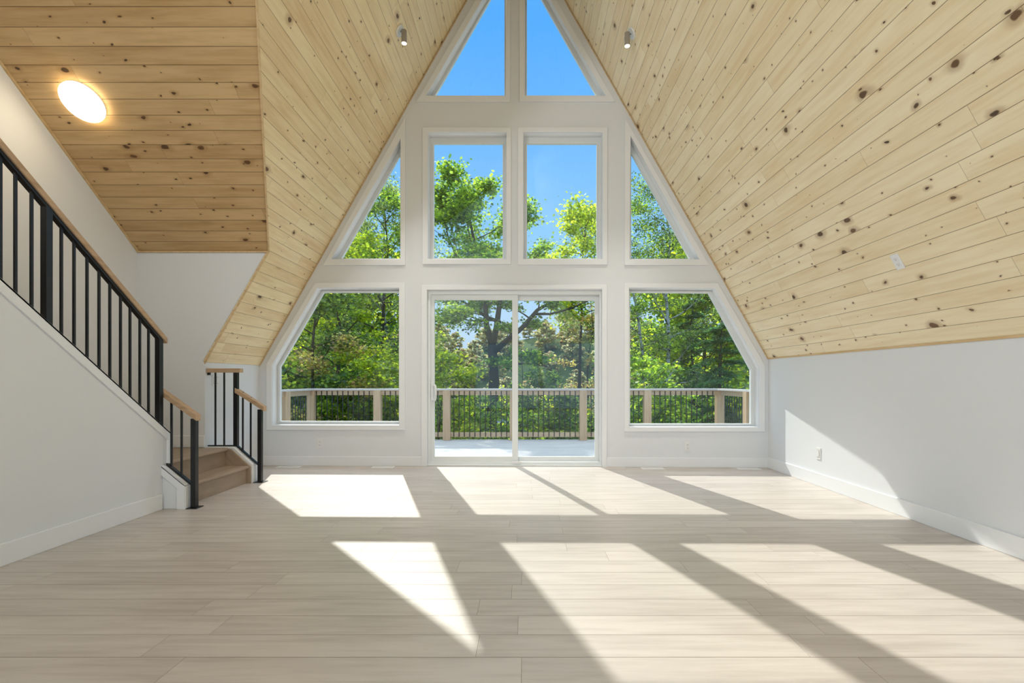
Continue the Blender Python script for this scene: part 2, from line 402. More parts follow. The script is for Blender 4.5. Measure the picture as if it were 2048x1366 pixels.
# the door opening is notched in, the windows are holes
b0, b1 = door_open[3].x, door_open[2].x
outer = [GX(XL - .12, -.1), GX(b0, -.1), GX(b0, door_open[0].z), GX(b1, door_open[1].z), GX(b1, -.1), GX(XR + .1, -.1), GX(XR + .1, ZR + .03), GX(XA, ZA + .1), GX(XL - .12, ZL + .03)]
loops = [outer] + [[G(*p) for p in w[0]] for w in WIN.values()]
flat = [v for L in loops for v in L]
tris = tessellate_polygon([[Vector((v.x, v.z, 0)) for v in L] for L in loops])
n = len(flat); g = MB()
g.v = [tuple(v) for v in flat] + [tuple(v + NG * TW) for v in flat]
for t in tris: g.f += [list(t), [i + n for i in t][::-1]]
b = 0
for L in loops:
    k = len(L)
    for i in range(k):
        j = (i + 1) % k; g.f.append([b + i, b + j, n + b + j, n + b + i])
    b += k
structure(g.build('wall_front', M['wall']))

for k, (inn, out, gl) in WIN.items():
    fr = MB(); op = [G(*p) for p in inn]
    glp = [G(px, py, .10) for px, py in gl]
    fr.ring([p + NG * .10 for p in op], glp, NG * .03)
    w = structure(fr.build('window_%d' % k, M['vinyl'], bevel=.002), WLAB[k])
    # inner glazing bead, a little step in front of the pane
    cen = sum(glp, Vector()) / len(glp)
    be = MB(); be.ring([p + (p - cen).normalized() * .022 - NG * .012 for p in glp], [p - NG * .012 for p in glp], NG * .012); be.build('glazing_bead', M['vinyl'], w)
    ca = MB(); ca.ring([G(*p) for p in out], op, NG * -.018); ca.build('casing', M['trim'], w, bevel=.003)
    rv = MB(); rv.ring([p + (p - sum(op, Vector()) / len(op)).normalized() * .004 for p in op], [p - (p - sum(op, Vector()) / len(op)).normalized() * .003 for p in op], NG * .10); rv.build('jamb_lining', M['trim'], w)
    pn = MB(); pn.poly_prism([p + (p - cen).normalized() * .01 + NG * .012 for p in glp], NG * .006); pn.build('glass_pane', M['glass'], w)

# patio door
def rect(x0, y0, x1, y1, t): return [G(x0, y0, t), G(x1, y0, t), G(x1, y1, t), G(x0, y1, t)]
fr = MB(); inner = rect(861, 588.7, 1199, 924, .03)
fr.ring([p + NG * .03 for p in door_open], inner, NG * .14)
door = structure(fr.build('door_1', M['vinyl'], bevel=.002), 'white two-panel sliding patio door in the glazed wall')
c = MB()
xo0, xo1 = G(843.5, dt).x, G(1213.5, dt).x; zt = G(1000, 570.5).z
for a, b in ((xo0, b0), (b1, xo1)): c.poly_prism([GX(a, 0), GX(b, 0), GX(b, zt), GX(a, zt)], NG * -.018)
c.poly_prism([GX(b0, door_open[0].z), GX(b1, door_open[0].z), GX(b1, zt), GX(b0, zt)], NG * -.018)
c.build('casing', M['trim'], door, bevel=.002)
c = MB(); sz = G(1000, 924, .0).z
c.poly_prism([GX(b0, 0, -.0), GX(b1, 0, -.0), GX(b1, .018, 0), GX(b0, .018, 0)], NG * .10); c.build('threshold', M['vinyl'], door, bevel=.002)
p1 = MB(); p1.ring(rect(861, 588.7, 1036, 923.5, .055), rect(868.8, 599.8, 1024.4, 913, .055), NG * .035)
sp = p1.build('sliding_panel', M['vinyl'], door, bevel=.002)
q = rect(866, 597, 1027, 916, .07); MB().poly_prism(q, NG * .006).build('glass_pane', M['glass_door'], sp)
hd = MB(); hd.poly_prism(rect(862.5, 766, 866.5, 802, .05), NG * -.012)
hd.tube([G(865, 771, .045), G(870.5, 771, .01), G(871.5, 775, 0), G(871.5, 796, 0), G(870.5, 800, .01), G(865, 800, .045)], .011, 8)
hd.build('handle', M['plastic'], sp, bevel=.001)
lt = MB(); lt.poly_prism(rect(1024.5, 922.8, 1042, 927, .02), NG * .03); lt.build('foot_latch', M['plastic'], sp)
p2 = MB(); p2.ring(rect(1026, 588.7, 1199, 924, .10), rect(1034.8, 601, 1189.6, 913.3, .10), NG * .035)
fp = p2.build('fixed_panel', M['vinyl'], door, bevel=.002)
MB().poly_prism(rect(1032, 598, 1192, 916, .115), NG * .006).build('glass_pane', M['glass_door'], fp)

# ------------------------------------------------------------------ baseboards
BH = .118
def bb(name, pts, nrm, h=BH, z0=0, th=.014):
    s = MB()
    for a, b in pts:
        a = Vector((*a, z0)); b = Vector((*b, z0)); nn = Vector((*nrm, 0))
        s.poly_prism([a, b, b + Vector((0, 0, h)), a + Vector((0, 0, h))], nn * th)
    return structure(s.build(name, M['trim'], bevel=.003))
g0, g1, g2, g3 = GX(XL, 0), GX(xo0, 0), GX(xo1, 0), GX(XR, 0)
bb('baseboard_front', [((g0.x, g0.y), (g1.x, g1.y)), ((g2.x, g2.y), (g3.x, g3.y))], (-NG.x, -NG.y), h=.112)
bb('baseboard_right', [((XR, YB), (XR, g3.y))], (-1, 0), h=.125)
bb('baseboard_left', [((XL, YG + .1), (XL, g0.y))], (1, 0))
bb('baseboard_stair', [((XS, YB), (XS, 3.872))], (1, 0), h=.125)
bb('baseboard_landing', [((XO, YG), (XL, YG))], (0, -1), z0=.357)

# ------------------------------------------------------------------ stair wall and staircase
capz = lambda y: .60 + .773 * (3.967 - y)
YU = 1.13
s = MB(); s.poly_prism([(XS, YB, 0), (XS, 3.965, 0), (XS, 3.965, .585), (XS, YU + .1, capz(YU + .1) - .015), (XS, YB, capz(YU + .1) - .015)], (-.1, 0, 0))
structure(s.build('wall_stair', M['wall']))
s = MB()      # white raking trim on the stair wall with its cap
bw = .078
s.poly_prism([(XS, 3.967, .60), (XS, YU, capz(YU)), (XS, YU, capz(YU) - bw), (XS, 3.93, capz(3.93) - bw), (XS, 3.93, .30), (XS, 3.967, .30)], (.014, 0, 0))
s.poly_prism([(XS + .014, 3.967, .60), (XS + .014, YU, capz(YU)), (XS + .014, YU, capz(YU) - .016), (XS + .014, 3.967, .584)], (-.13, 0, 0))
s.poly_prism([(XS + .014, 3.967, .60), (XS + .014, 3.967, .30), (XS + .014, 3.979, .30), (XS + .014, 3.979, .60)], (-.128, 0, 0))
structure(s.build('trim_8', M['trim'], bevel=.002))

st = empty('staircase', (-3.2, 4.4, 0), 'short flight of grey-brown wooden stairs with landing turning up behind the white stair wall', 'stairs')
RI = .1785; XT1, XT2 = -2.80, -3.01
def uvb(o): return (o, (0, 1, 0), (1, 0, .37))
def step(x0, x1, y0, y1, z, nose=(0, 0)):
    a = MB(); a.box(x0, x1, y0, y1, 0 if z < .4 else z - .2, z - .028)
    tr = MB(); tr.box(x0 - .0, x1 + nose[0], y0, y1 + nose[1], z - .028, z)
    return a, tr
a, t_ = step(XT2, XT1, 3.98, 4.852, RI, (.03, 0)); a.build('riser', M['stairwood'], st, uv=uvb((0, .2, 0))); t_.build('tread', M['stairwood'], st, bevel=.006, uv=uvb((0, .3, .1)))
a, t_ = step(XO, XT2, 3.872, 4.852, 2 * RI, (.03, 0)); a.build('riser', M['stairwood'], st, uv=uvb((0, .25, .3))); t_.build('landing', M['stairwood'], st, bevel=.006, uv=uvb((.2, .1, .4)))
run = (3.872 - YU) / 12
for i in range(12):
    z = (i + 3) * RI; y1 = 3.872 - i * run
    a = MB(); a.box(XO, XS - .1, y1 - run, y1 - .002, z - RI - .1, z - .028); a.build('riser', M['stairwood'], st, uv=uvb((.1 * i, .2, 0)))
    a = MB(); a.box(XO, XS - .1, y1 - run, y1 + .025, z - .028, z); a.build('tread', M['stairwood'], st, bevel=.006, uv=uvb((.13 * i, .1, 0)))
a = MB(); a.box(XO, XS - .1, YB, YU, 14 * RI - .2, 14 * RI); structure(a.build('floor_upper', M['floor'], uv=((0, 0, 0), (0, 1, 0), (1, 0, 0))))
# stringers either side of the lower steps
def stringer(name, y0, y1, xe, zt_, zl_, x0, label):
    e = structure(empty(name, (xe, y0, 0)), label); e['label'] = label
    b_ = MB(); b_.poly_prism([(x0, y0, 0), (xe, y0, 0), (xe, y0, zl_), (x0, y0, zt_)], (0, y1 - y0, 0)); b_.build('body', M['wall'], e, bevel=.003)
    return e
e = stringer('trim_9', 3.886, 3.956, -2.73, .345, .19, XS, 'white sloped stringer block at the foot of the stair wall')
w_ = .064; sl = (.351 - .196) / (2.918 - 2.726)
tb = MB(); tb.poly_prism([(XS, 3.872, .351), (-2.726, 3.872, .196), (-2.726, 3.872, 0), (-2.726 - w_, 3.872, 0), (-2.726 - w_, 3.872, .196 + sl * w_ - .078), (XS, 3.872, .351 - .078)], (0, .014, 0))
tb.build('face_board', M['trim'], e, bevel=.002)
tb = MB(); tb.poly_prism([(XS, 3.872, .351), (-2.726, 3.872, .196), (-2.726, 3.872, .180), (XS, 3.872, .335)], (0, .09, 0)); tb.build('cap', M['trim'], e, bevel=.003)
tb = MB(); tb.box(-2.734, -2.722, 3.88, 3.958, 0, .18); tb.build('end_board', M['trim'], e, bevel=.002)
e = stringer('trim_10', 4.872, 4.97, -2.755, .345, .178, -2.945, 'white sloped stringer at the right side of the steps')
tb = MB(); tb.poly_prism([(XL, 4.87, .363), (-2.938, 4.87, .363), (-2.748, 4.87, .188), (-2.748, 4.87, .170), (-2.94, 4.87, .345), (XL, 4.87, .345)], (0, .11, 0)); tb.build('cap', M['trim'], e, bevel=.003)
tb = MB(); tb.box(-2.759, -2.747, 4.872, 4.975, 0, .17); tb.build('end_board', M['trim'], e, bevel=.002)
tb = MB(); tb.box(XL, -2.94, 4.875, 4.97, 0, .345); tb.build('base_wall', M['wall'], e)
tb = MB(); tb.poly_prism([(XT2 - .03, 4.853, 0), (-2.758, 4.853, 0), (-2.758, 4.853, .165), (-2.95, 4.853, .338), (XT2 - .03, 4.853, .3565)], (0, .018, 0)); tb.build('skirt_board', M['stairwood'], e, uv=((0, 0, 0), (.7, 0, -.7), (.7, 0, .7)))

# main stair railing
XM = -2.928
rtop = lambda y: 2.36 - .797 * (y - 2.687)
ra = empty('stair_railing', (XM, 3.87, .6), 'long black baluster railing with wooden handrail climbing along the stair wall', 'railing')
s = MB(); ya, yb = 1.25, 3.925
s.poly_prism([(XM - .03, ya, rtop(ya)), (XM - .03, yb, rtop(yb)), (XM - .03, yb + .0, rtop(yb) - .045), (XM - .03, ya, rtop(ya) - .045)], (.06, 0, 0))
s.build('handrail', M['rail'], ra, bevel=.004)
s = MB(); s.poly_prism([(XM - .018, ya, rtop(ya) - .045), (XM - .018, 3.88, rtop(3.88) - .045), (XM - .018, 3.88, rtop(3.88) - .07), (XM - .018, ya, rtop(ya) - .07)], (.036, 0, 0))
s.build('top_channel', M['black'], ra)
s = MB(); s.poly_prism([(XM - .014, ya, capz(ya)), (XM - .014, 3.88, capz(3.88)), (XM - .014, 3.88, capz(3.88) + .012), (XM - .014, ya, capz(ya) + .012)], (.028, 0, 0))
s.build('bottom_channel', M['black'], ra)
for y0 in (3.85, 2.942, 2.03):
    s = MB(); y1 = y0 + .04
    s.poly_prism([(XM - .02, y0, capz(y0)), (XM - .02, y1, capz(y1)), (XM - .02, y1, rtop(y1) - .045), (XM - .02, y0, rtop(y0) - .045)], (.04, 0, 0)); s.build('post', M['black'], ra, bevel=.002)
bal = [(-2.928) * F / (px - CX) for px in (0.5, 30.7, 63, 122.6, 148, 174, 198, 219.6, 241, 260, 279.6, 297)]
bal += [bal[0] - .088 * i for i in range(1, 16) if abs(bal[0] - .088 * i - 2.05) > .04]
for y in bal:
    s = MB(); s.box(XM - .0065, XM + .0065, y - .0065, y + .0065, capz(y), rtop(y) - .05); s.build('baluster', M['black'], ra)

# lower left railing
ra = empty('step_railing', (-2.683, 3.93, 0), 'short black railing with sloped wooden handrail on the near side of the lower steps', 'railing')
s = MB(); s.poly_prism([(-2.95, 3.897, .965), (-2.652, 3.897, .752), (-2.652, 3.897, .704), (-2.95, 3.897, .917)], (0, .06, 0)); s.build('handrail', M['rail_x'], ra, bevel=.004)
s = MB(); s.box(-2.704, -2.664, 3.907, 3.947, .006, .722); s.build('post', M['black'], ra, bevel=.002)
s = MB(); s.box(-2.728 + .005, -2.64, 3.88, 3.975, 0, .006); s.build('base_plate', M['black'], ra, bevel=.001)
s = MB(); s.poly_prism([(-2.905, 3.915, .362), (-2.704, 3.915, .20), (-2.704, 3.915, .182), (-2.905, 3.915, .344)], (0, .03, 0)); s.build('bottom_channel', M['black'], ra)
for x in (-2.872, -2.79):
    s = MB(); zb = .36 - .806 * (x + 2.905); s.box(x - .0065, x + .0065, 3.9235, 3.9365, zb - .005, .917 - .715 * (x + 2.95) + .004); s.build('baluster', M['black'], ra)
# lower right railing with the level landing rail
ra = empty('step_railing', (-2.695, 4.92, 0), 'black railing beside the glazed wall with level landing rail and sloped wooden handrail', 'railing')
s = MB(); s.poly_prism([(-2.94, 4.89, .955), (-2.645, 4.89, .768), (-2.645, 4.89, .72), (-2.94, 4.89, .907)], (0, .06, 0)); s.build('handrail', M['rail_x'], ra, bevel=.004)
s = MB(); s.box(XL + .004, -2.885, 4.89, 4.95, 1.11, 1.152); s.build('handrail', M['rail_x'], ra, bevel=.004)
s = MB(); s.box(-2.715, -2.677, 4.901, 4.939, .006, .737); s.build('post', M['black'], ra, bevel=.002)
s = MB(); s.box(-2.744, -2.64, 4.875, 4.965, 0, .006); s.build('base_plate', M['black'], ra, bevel=.001)
s = MB(); s.box(-2.96, -2.92, 4.901, 4.939, .363, 1.11); s.build('post', M['black'], ra, bevel=.002)
s = MB(); s.box(XL + .01, -2.96, 4.908, 4.932, .363, .375); s.build('bottom_channel', M['black'], ra)
s = MB(); s.box(XL + .004, XL + .024, 4.908, 4.932, 1.085, 1.11); s.build('wall_bracket', M['black'], ra)
s = MB(); s.poly_prism([(-2.922, 4.908, .372), (-2.715, 4.908, .186), (-2.715, 4.908, .170), (-2.922, 4.908, .352)], (0, .026, 0)); s.build('bottom_channel', M['black'], ra)
for x, z0, z1 in ((-3.15, .37, 1.112), (-3.061, .37, 1.112), (-2.872, .32, .915), (-2.792, .25, .862)):
    s = MB(); s.box(x - .0065, x + .0065, 4.9135, 4.9265, z0, z1); s.build('baluster', M['black'], ra)

# ------------------------------------------------------------------ outlets, switches, vents
def plate(origin, right, up, nrm, w=.07, h=.114, kind='outlet'):
    o, r, u, n_ = map(Vector, (origin, right, up, nrm))
    q = lambda x0, x1, y0, y1, d: [o + r * x0 + u * y0 + n_ * d, o + r * x1 + u * y0 + n_ * d, o + r * x1 + u * y1 + n_ * d, o + r * x0 + u * y1 + n_ * d]
    return q
def outlet(name, o, r, u, n_, label, cat, kind, w=.07, h=.114, group=None):
    o, r, u, n_ = Vector(o), Vector(r).normalized(), Vector(u).normalized(), Vector(n_).normalized()
    e = empty(name, o, label, cat, group); q = plate(o, r, u, n_)
    MB().poly_prism(q(-w / 2, w / 2, -h / 2, h / 2, 0), n_ * .006).build('cover_plate', M['plastic'], e, bevel=.002)
    if kind == 'duplex':
        for sgn in (-1, 1):
            so = MB().poly_prism(q(-.017, .017, sgn * .02 - .014, sgn * .02 + .014, .006), n_ * .002).build('socket', M['plastic'], e, bevel=.003)
            sl_ = MB(); c0 = sgn * .02
            for dx in (-.007, .007): sl_.poly_prism(q(dx - .0012, dx + .0012, c0 - .002, c0 + .008, .008), n_ * .0006)
            sl_.poly_prism(q(-.0025, .0025, c0 - .010, c0 - .005, .008), n_ * .0006); sl_.build('slots', M['slot'], so)
    elif kind == 'rocker':
        nsw = max(1, round(w / .07))
        for i in range(nsw):
            cx = (i - (nsw - 1) / 2) * .046
            so = MB().poly_prism(q(cx - .0165, cx + .0165, -.033, .033, .006), n_ * .003).build('rocker', M['plastic'], e, bevel=.002)
            MB().ring(q(cx - .0185, cx + .0185, -.035, .035, .006), q(cx - .0165, cx + .0165, -.033, .033, .006), n_ * .0008).build('gap', M['slot'], so)
    return e
gr = Vector((NG.y, -NG.x, 0))
outlet('wall_outlet', G(639.9, 886.4), gr, (0, 0, 1), -NG, 'white duplex outlet below the five-sided window left of the patio door', 'outlet', 'duplex')
outlet('wall_outlet', G(1375, 893), gr, (0, 0, 1), -NG, 'white duplex outlet below the five-sided window right of the patio door', 'outlet', 'duplex')
outlet('wall_outlet', (XR, 4.745, .315), (0, -1, 0), (0, 0, 1), (-1, 0, 0), 'white rocker outlet plate low on the right wall in the sun patch', 'outlet', 'rocker')
outlet('light_switch', (XL, 5.045, 1.03), (0, 1, 0), (0, 0, 1), (1, 0, 0), 'white double light switch on the left knee wall behind the landing rail', 'switch', 'rocker', w=.116)
pz = Vector((2.553, 3.33, 0)); pz.z = 6.411 - SR * pz.x
outlet('ceiling_outlet', pz, (0, 1, 0), vr, -nr, 'white duplex outlet plate on the right pine slope', 'outlet', 'duplex')

def vent(x0, x1, y, label):
    e = empty('floor_vent', ((x0 + x1) / 2, y, 0), label, 'floor vent'); yy = y - .058; y2 = y + .052
    o = [(x0, yy, 0), (x1, yy, 0), (x1, y2, 0), (x0, y2, 0)]; i = [(x0 + .022, yy + .02, 0), (x1 - .022, yy + .02, 0), (x1 - .022, y2 - .02, 0), (x0 + .022, y2 - .02, 0)]
    MB().ring(o, i, (0, 0, .006)).build('frame', M['plastic'], e, bevel=.002)
    MB().box(x0 + .02, x1 - .02, yy + .018, y2 - .018, .0, .0012).build('duct', M['slot'], e)
    s = MB(); k = 14
    for j in range(k):
        cx = x0 + .022 + (x1 - x0 - .044) * (j + .5) / k
        s.box(cx - .0055, cx + .0055, yy + .018, y2 - .018, .001, .005)
    s.build('grille', M['plastic'], e)
for a, b, l in ((555, 601.5, 'white floor vent nearest the steps at the glazed wall'), (744, 788, 'white floor vent just left of the patio door'),
                (1282, 1327, 'white floor vent just right of the patio door'), (1474, 1520, 'white floor vent in the right corner of the room')):
    xm = (a + b) / 2; p = G(xm, 931); y = p.y - .105
    vent((a - CX) / F * y, (b - CX) / F * y, y, l)

# ------------------------------------------------------------------ lamps
def area(loc, dirv, size, watts, color=(1, .93, .82), name='lamp_light', parent=None):
    d = bpy.data.lights.new(name, 'AREA'); d.shape = 'DISK'; d.size = size; d.energy = watts; d.color = color
    o = bpy.data.objects.new(name, d); COL.objects.link(o)
    off = wloc(parent) if parent else Vector()
    o.location = Vector(loc) - off; o.rotation_euler = Vector(dirv).to_track_quat('-Z', 'Y').to_euler()
    if parent: o.parent = parent
    return o
def disc(c, nrm, r, h, name, mat, parent, n=48, bevel=0.):
    nrm = Vector(nrm).normalized(); a = nrm.orthogonal().normalized(); b_ = nrm.cross(a); c = Vector(c)
    s = MB(); s.poly_prism([c + (a * math.cos(2 * math.pi * i / n) + b_ * math.sin(2 * math.pi * i / n)) * r for i in range(n)], nrm * h)
    return s.build(name, mat, parent, bevel=bevel)
def disk_lamp(c, out, r, label, watts, group=None):
    c = Vector(c); out = Vector(out).normalized()
    e = empty('ceiling_lamp', c, label, 'lamp', group)
    disc(c, out, r * .97, .016, 'base', M['plastic'], e); disc(c + out * .016, out, r, .026, 'diffuser', M['lamp'], e, bevel=.006)
    area(c + out * .05, out, r * 2, watts, (1, .86, .64) if watts < 10 else (.84, .93, 1.0), parent=e)
    return e
k = 5.366 / (1569.7 - 202)
dl_ = Vector(((169 - CX) * k, F * k, 0)); dl_.z = ZD + SD * (YG - dl_.y)
disk_lamp(dl_, -nd_, .15, 'glowing round flush lamp on the pine slope above the stairs', 1.0)

def spot(c, out, label):
    c = Vector(c); out = Vector(out).normalized()
    e = empty('spotlight', c, label, 'spotlight')
    disc(c, out, .056, .018, 'canopy', M['plastic'], e, bevel=.003)
    j = c + out * .06
    MB().tube([c + out * .015, j], .006, 8).build('arm', M['slot'], e)
    top = j + Vector((0, 0, .03)); bot = j + Vector((0, 0, -.10))
    MB().tube([top, bot], .027, 24).build('cylinder_head', M['lamp_metal'], e, bevel=.002)
    disc(bot - Vector((0, 0, .001)), (0, 0, -1), .024, .002, 'lens', M['bulb'], e, 24)
    d = bpy.data.lights.new('spot_beam', 'SPOT'); d.energy = 190; d.spot_size = R(66); d.spot_blend = 1; d.color = (1, .97, .93); d.shadow_soft_size = .03
    o = bpy.data.objects.new('spot_beam', d); COL.objects.link(o); o.parent = e; o.location = bot - Vector((0, 0, .01)) - c
def on_left(px, py):
    k = 5.8135 / ((CY - py) - SL * (px - CX)); x = (px - CX) * k; return (x, F * k, ZL + SL * (x - XL))
def on_right(px, py):
    k = (ZR + SR * XR - H) / ((CY - py) + SR * (px - CX)); x = (px - CX) * k; return (x, F * k, ZR + SR * (XR - x))
spot(on_left(798, 61), -nl, 'small cylinder spotlight on the left pine slope')
spot(on_right(1265, 66), -nr, 'small cylinder spotlight on the right pine slope')
# unseen fill lamps, added behind the camera to brighten the room
for y in (-.6, -3.2):
    zc = H + .2144 * (11.6 - y)
    disk_lamp((XR - (zc - ZR) / SR, y, zc), -nr, .15, 'added round fill lamp on the right slope behind the camera', FILL_LAMP_W * .7, 'added fill lamps on the right slope')
for y in (-.6, -1.6, -2.6, -3.6):
    disk_lamp((XO, y, H + .2144 * (11.6 - y)), (1, 0, 0), .15, 'added round fill lamp high on the left wall behind the camera', FILL_LAMP_W * 1.35, 'added fill lamps on the left wall')
for x, y in ((-.58, -1.2), (-.62, -2.9)):
    disk_lamp((x, y, ZA), (0, 0, -1), .14, 'added round fill lamp on the flat rear ceiling', FILL_LAMP_W * .4, 'added fill lamps on the rear ceiling')

# wall behind the camera with a wide glazed opening
s = MB(); yb0, yb1 = YB - .12, YB
for q in ((XO, -2.2, 0, ZA + .1), (2.2, XR + .1, 0, ZR + .05), (-2.2, 2.2, 2.3, 2.9), (-2.2, 2.2, 0, .1), (-.08, .08, .1, 2.3)):
    s.box(q[0], q[1], yb0, yb1, q[2], q[3])
s.poly_prism([(-2.2, yb0, 2.9), (2.2, yb0, 2.9), (2.2, yb0, 2.5), (XR + .1, yb0, ZR), (XA, yb0, ZA + .1), (-2.2, yb0, ZA + .1)], (0, .12, 0))
structure(s.build('wall_back', M['wall']))

# ------------------------------------------------------------------ deck
DZ = -.12
s = MB(); s.box(-4.35, 3.95, 6.02, 9.46, DZ - .04, DZ); structure(s.build('deck', M['deck'], uv=((0, 0, 0), (1, 0, 0), (0, 1, 0))))
s = MB(); s.box(-4.35, 3.95, 9.42, 9.46, DZ - .26, DZ - .04)
for x in (-4.1, -2.1, -.1, 1.9, 3.7): s.box(x - .07, x + .07, 9.2, 9.34, -5.2, DZ - .04)
structure(s.build('deck_frame', M['deckpost']))
ZC = .876; FY = 9.35
def rail_run(a, b, posts, nb, label, ox):
    a, b = Vector((*a, 0)), Vector((*b, 0)); d = (b - a).normalized(); Lr = (b - a).length; mid = (a + b) / 2
    e = empty('deck_railing', (mid.x, mid.y, DZ), label, 'railing')
    P = lambda t, z: (a.x + d.x * t, a.y + d.y * t, z)
    MB().beam(P(-.07, ZC - .018), P(Lr + .07, ZC - .018), .14, .036).build('cap_rail', M['deckcap'], e, bevel=.004)
    MB().beam(P(0, ZC - .083), P(Lr, ZC - .083), .038, .089).build('top_rail', M['deckrail'], e, bevel=.003)
    MB().beam(P(0, -.013), P(Lr, -.013), .038, .089).build('bottom_rail', M['deckrail'], e, bevel=.003)
    for t in posts:
        p = P(t, 0); MB().box(p[0] - .07, p[0] + .07, p[1] - .07, p[1] + .07, DZ, ZC - .036).build('post', M['deckpost'], e, bevel=.005)
    side = d.cross(Vector((0, 0, 1))) * .026 * ox
    t = .1
    while t < Lr - .05:
        if all(abs(t - q) > .085 for q in posts):
            p = Vector(P(t, 0)) + side; MB().tube([(p.x, p.y, -.05), (p.x, p.y, ZC - .05)], .0085, 6).build('baluster', M['black'], e)
        t += .1016
    return e
rail_run((-4.13, FY), (3.73, FY), [0, 1.275, 2.606, 3.889, 5.23, 6.464, 7.86], 0, 'long wooden deck railing with black balusters along the far edge of the deck', 1)
rail_run((-4.13, 6.1), (-4.13, FY - .09), [.0, 1.1, 2.2], 0, 'wooden deck railing along the left side of the deck', -1)
rail_run((3.73, 6.1), (3.73, FY - .09), [.0, .95, 2.03], 0, 'wooden deck railing along the right side of the deck', 1)

# ------------------------------------------------------------------ land
def grid(name, xs, ys, zf, mat):
    s = MB(); nx, ny = len(xs), len(ys)
    s.v = [(x, y, zf(x, y)) for y in ys for x in xs]
    for j in range(ny - 1):
        for i in range(nx - 1):
            s.sm.append(len(s.f)); s.f.append([j * nx + i, j * nx + i + 1, (j + 1) * nx + i + 1, (j + 1) * nx + i])
    return structure(s.build(name, M[mat]))
def gz(x, y):
    base = -3.0 - max(0, y - 8) * .17
    return max(base, -9.5) + .25 * math.sin(x * .7 + y * .4) + .2 * math.sin(x * .31 - y * .8)
grid('ground', [-60 + 3 * i for i in range(41)], [-20 + 3 * j for j in range(24)], gz, 'ground')
s = MB(); s.box(-260, 260, 45, 150, -9.2, -9.0); structure(s.build('lake', M['lake']))
def hz(x, y):
    t = max(0, min(1, (y - 118) / 70)); r = 24 + 4.5 * math.sin(x * .021 + 1.2) + 2.5 * math.sin(x * .06)
    return -11 + (r) * (t * t * (3 - 2 * t))
grid('hills', [-270 + 9 * i for i in range(61)], [112 + 7 * j for j in range(17)], hz, 'hill')

# ------------------------------------------------------------------ trees
LEAF = {
 'maple': np.array([(0, -.5, 0), (.16, -.22, .02), (.5, -.12, .06), (.26, .10, .03), (.34, .38, .04), (.08, .26, 0), (0, .56, -.03), (-.08, .26, 0), (-.34, .38, .04), (-.26, .10, .03), (-.5, -.12, .06), (-.16, -.22, .02)]),
 'oval': np.array([(0, -.5, 0), (.28, -.12, .05), (.22, .22, .03), (0, .5, -.04), (-.22, .22, .03), (-.28, -.12, .05)]),
 'clump': np.array([(0, -.5, .1), (.45, -.2, -.05), (.35, .3, .1), (0, .5, -.1), (-.45, .25, .05), (-.35, -.3, 0)]),
 'needle': np.array([(0, -.5, 0), (.07, -.2, .0), (.16, .1, -.02), (0, .5, -.06), (-.16, .1, -.02), (-.07, -.2, 0)]),
}
def foliage(name, centers, size, kind, mat, parent, rng, up=.9, jitter=.3, dirs=None):
    n = len(centers); T = LEAF[kind]; k = len(T)
    nrm = rng.normal(0, .55, (n, 3)); nrm[:, 2] += up; nrm /= np.linalg.norm(nrm, axis=1)[:, None]
    tng = rng.normal(0, 1, (n, 3)) if dirs is None else dirs + rng.normal(0, .35, (n, 3))
    tng -= nrm * (tng * nrm).sum(1)[:, None]; tng /= np.linalg.norm(tng, axis=1)[:, None]
    bit = np.cross(nrm, tng)
    sz = size * (1 + jitter * rng.uniform(-1, 1, n))
    V = centers[:, None, :] + sz[:, None, None] * (T[None, :, 0:1] * bit[:, None, :] + T[None, :, 1:2] * tng[:, None, :] + T[None, :, 2:3] * nrm[:, None, :])
    V = V.reshape(-1, 3).astype(np.float32) - np.array(wloc(parent), dtype=np.float32)
    me = bpy.data.meshes.new(name)
    me.vertices.add(n * k); me.vertices.foreach_set('co', V.ravel())
    me.loops.add(n * k); me.loops.foreach_set('vertex_index', np.arange(n * k, dtype=np.int32))
    me.polygons.add(n); me.polygons.foreach_set('loop_start', np.arange(0, n * k, k, dtype=np.int32))
    me.update(calc_edges=True); me.validate()
    me.materials.append(M[mat])
    o = bpy.data.objects.new(name, me); COL.objects.link(o); o.parent = parent
    return o

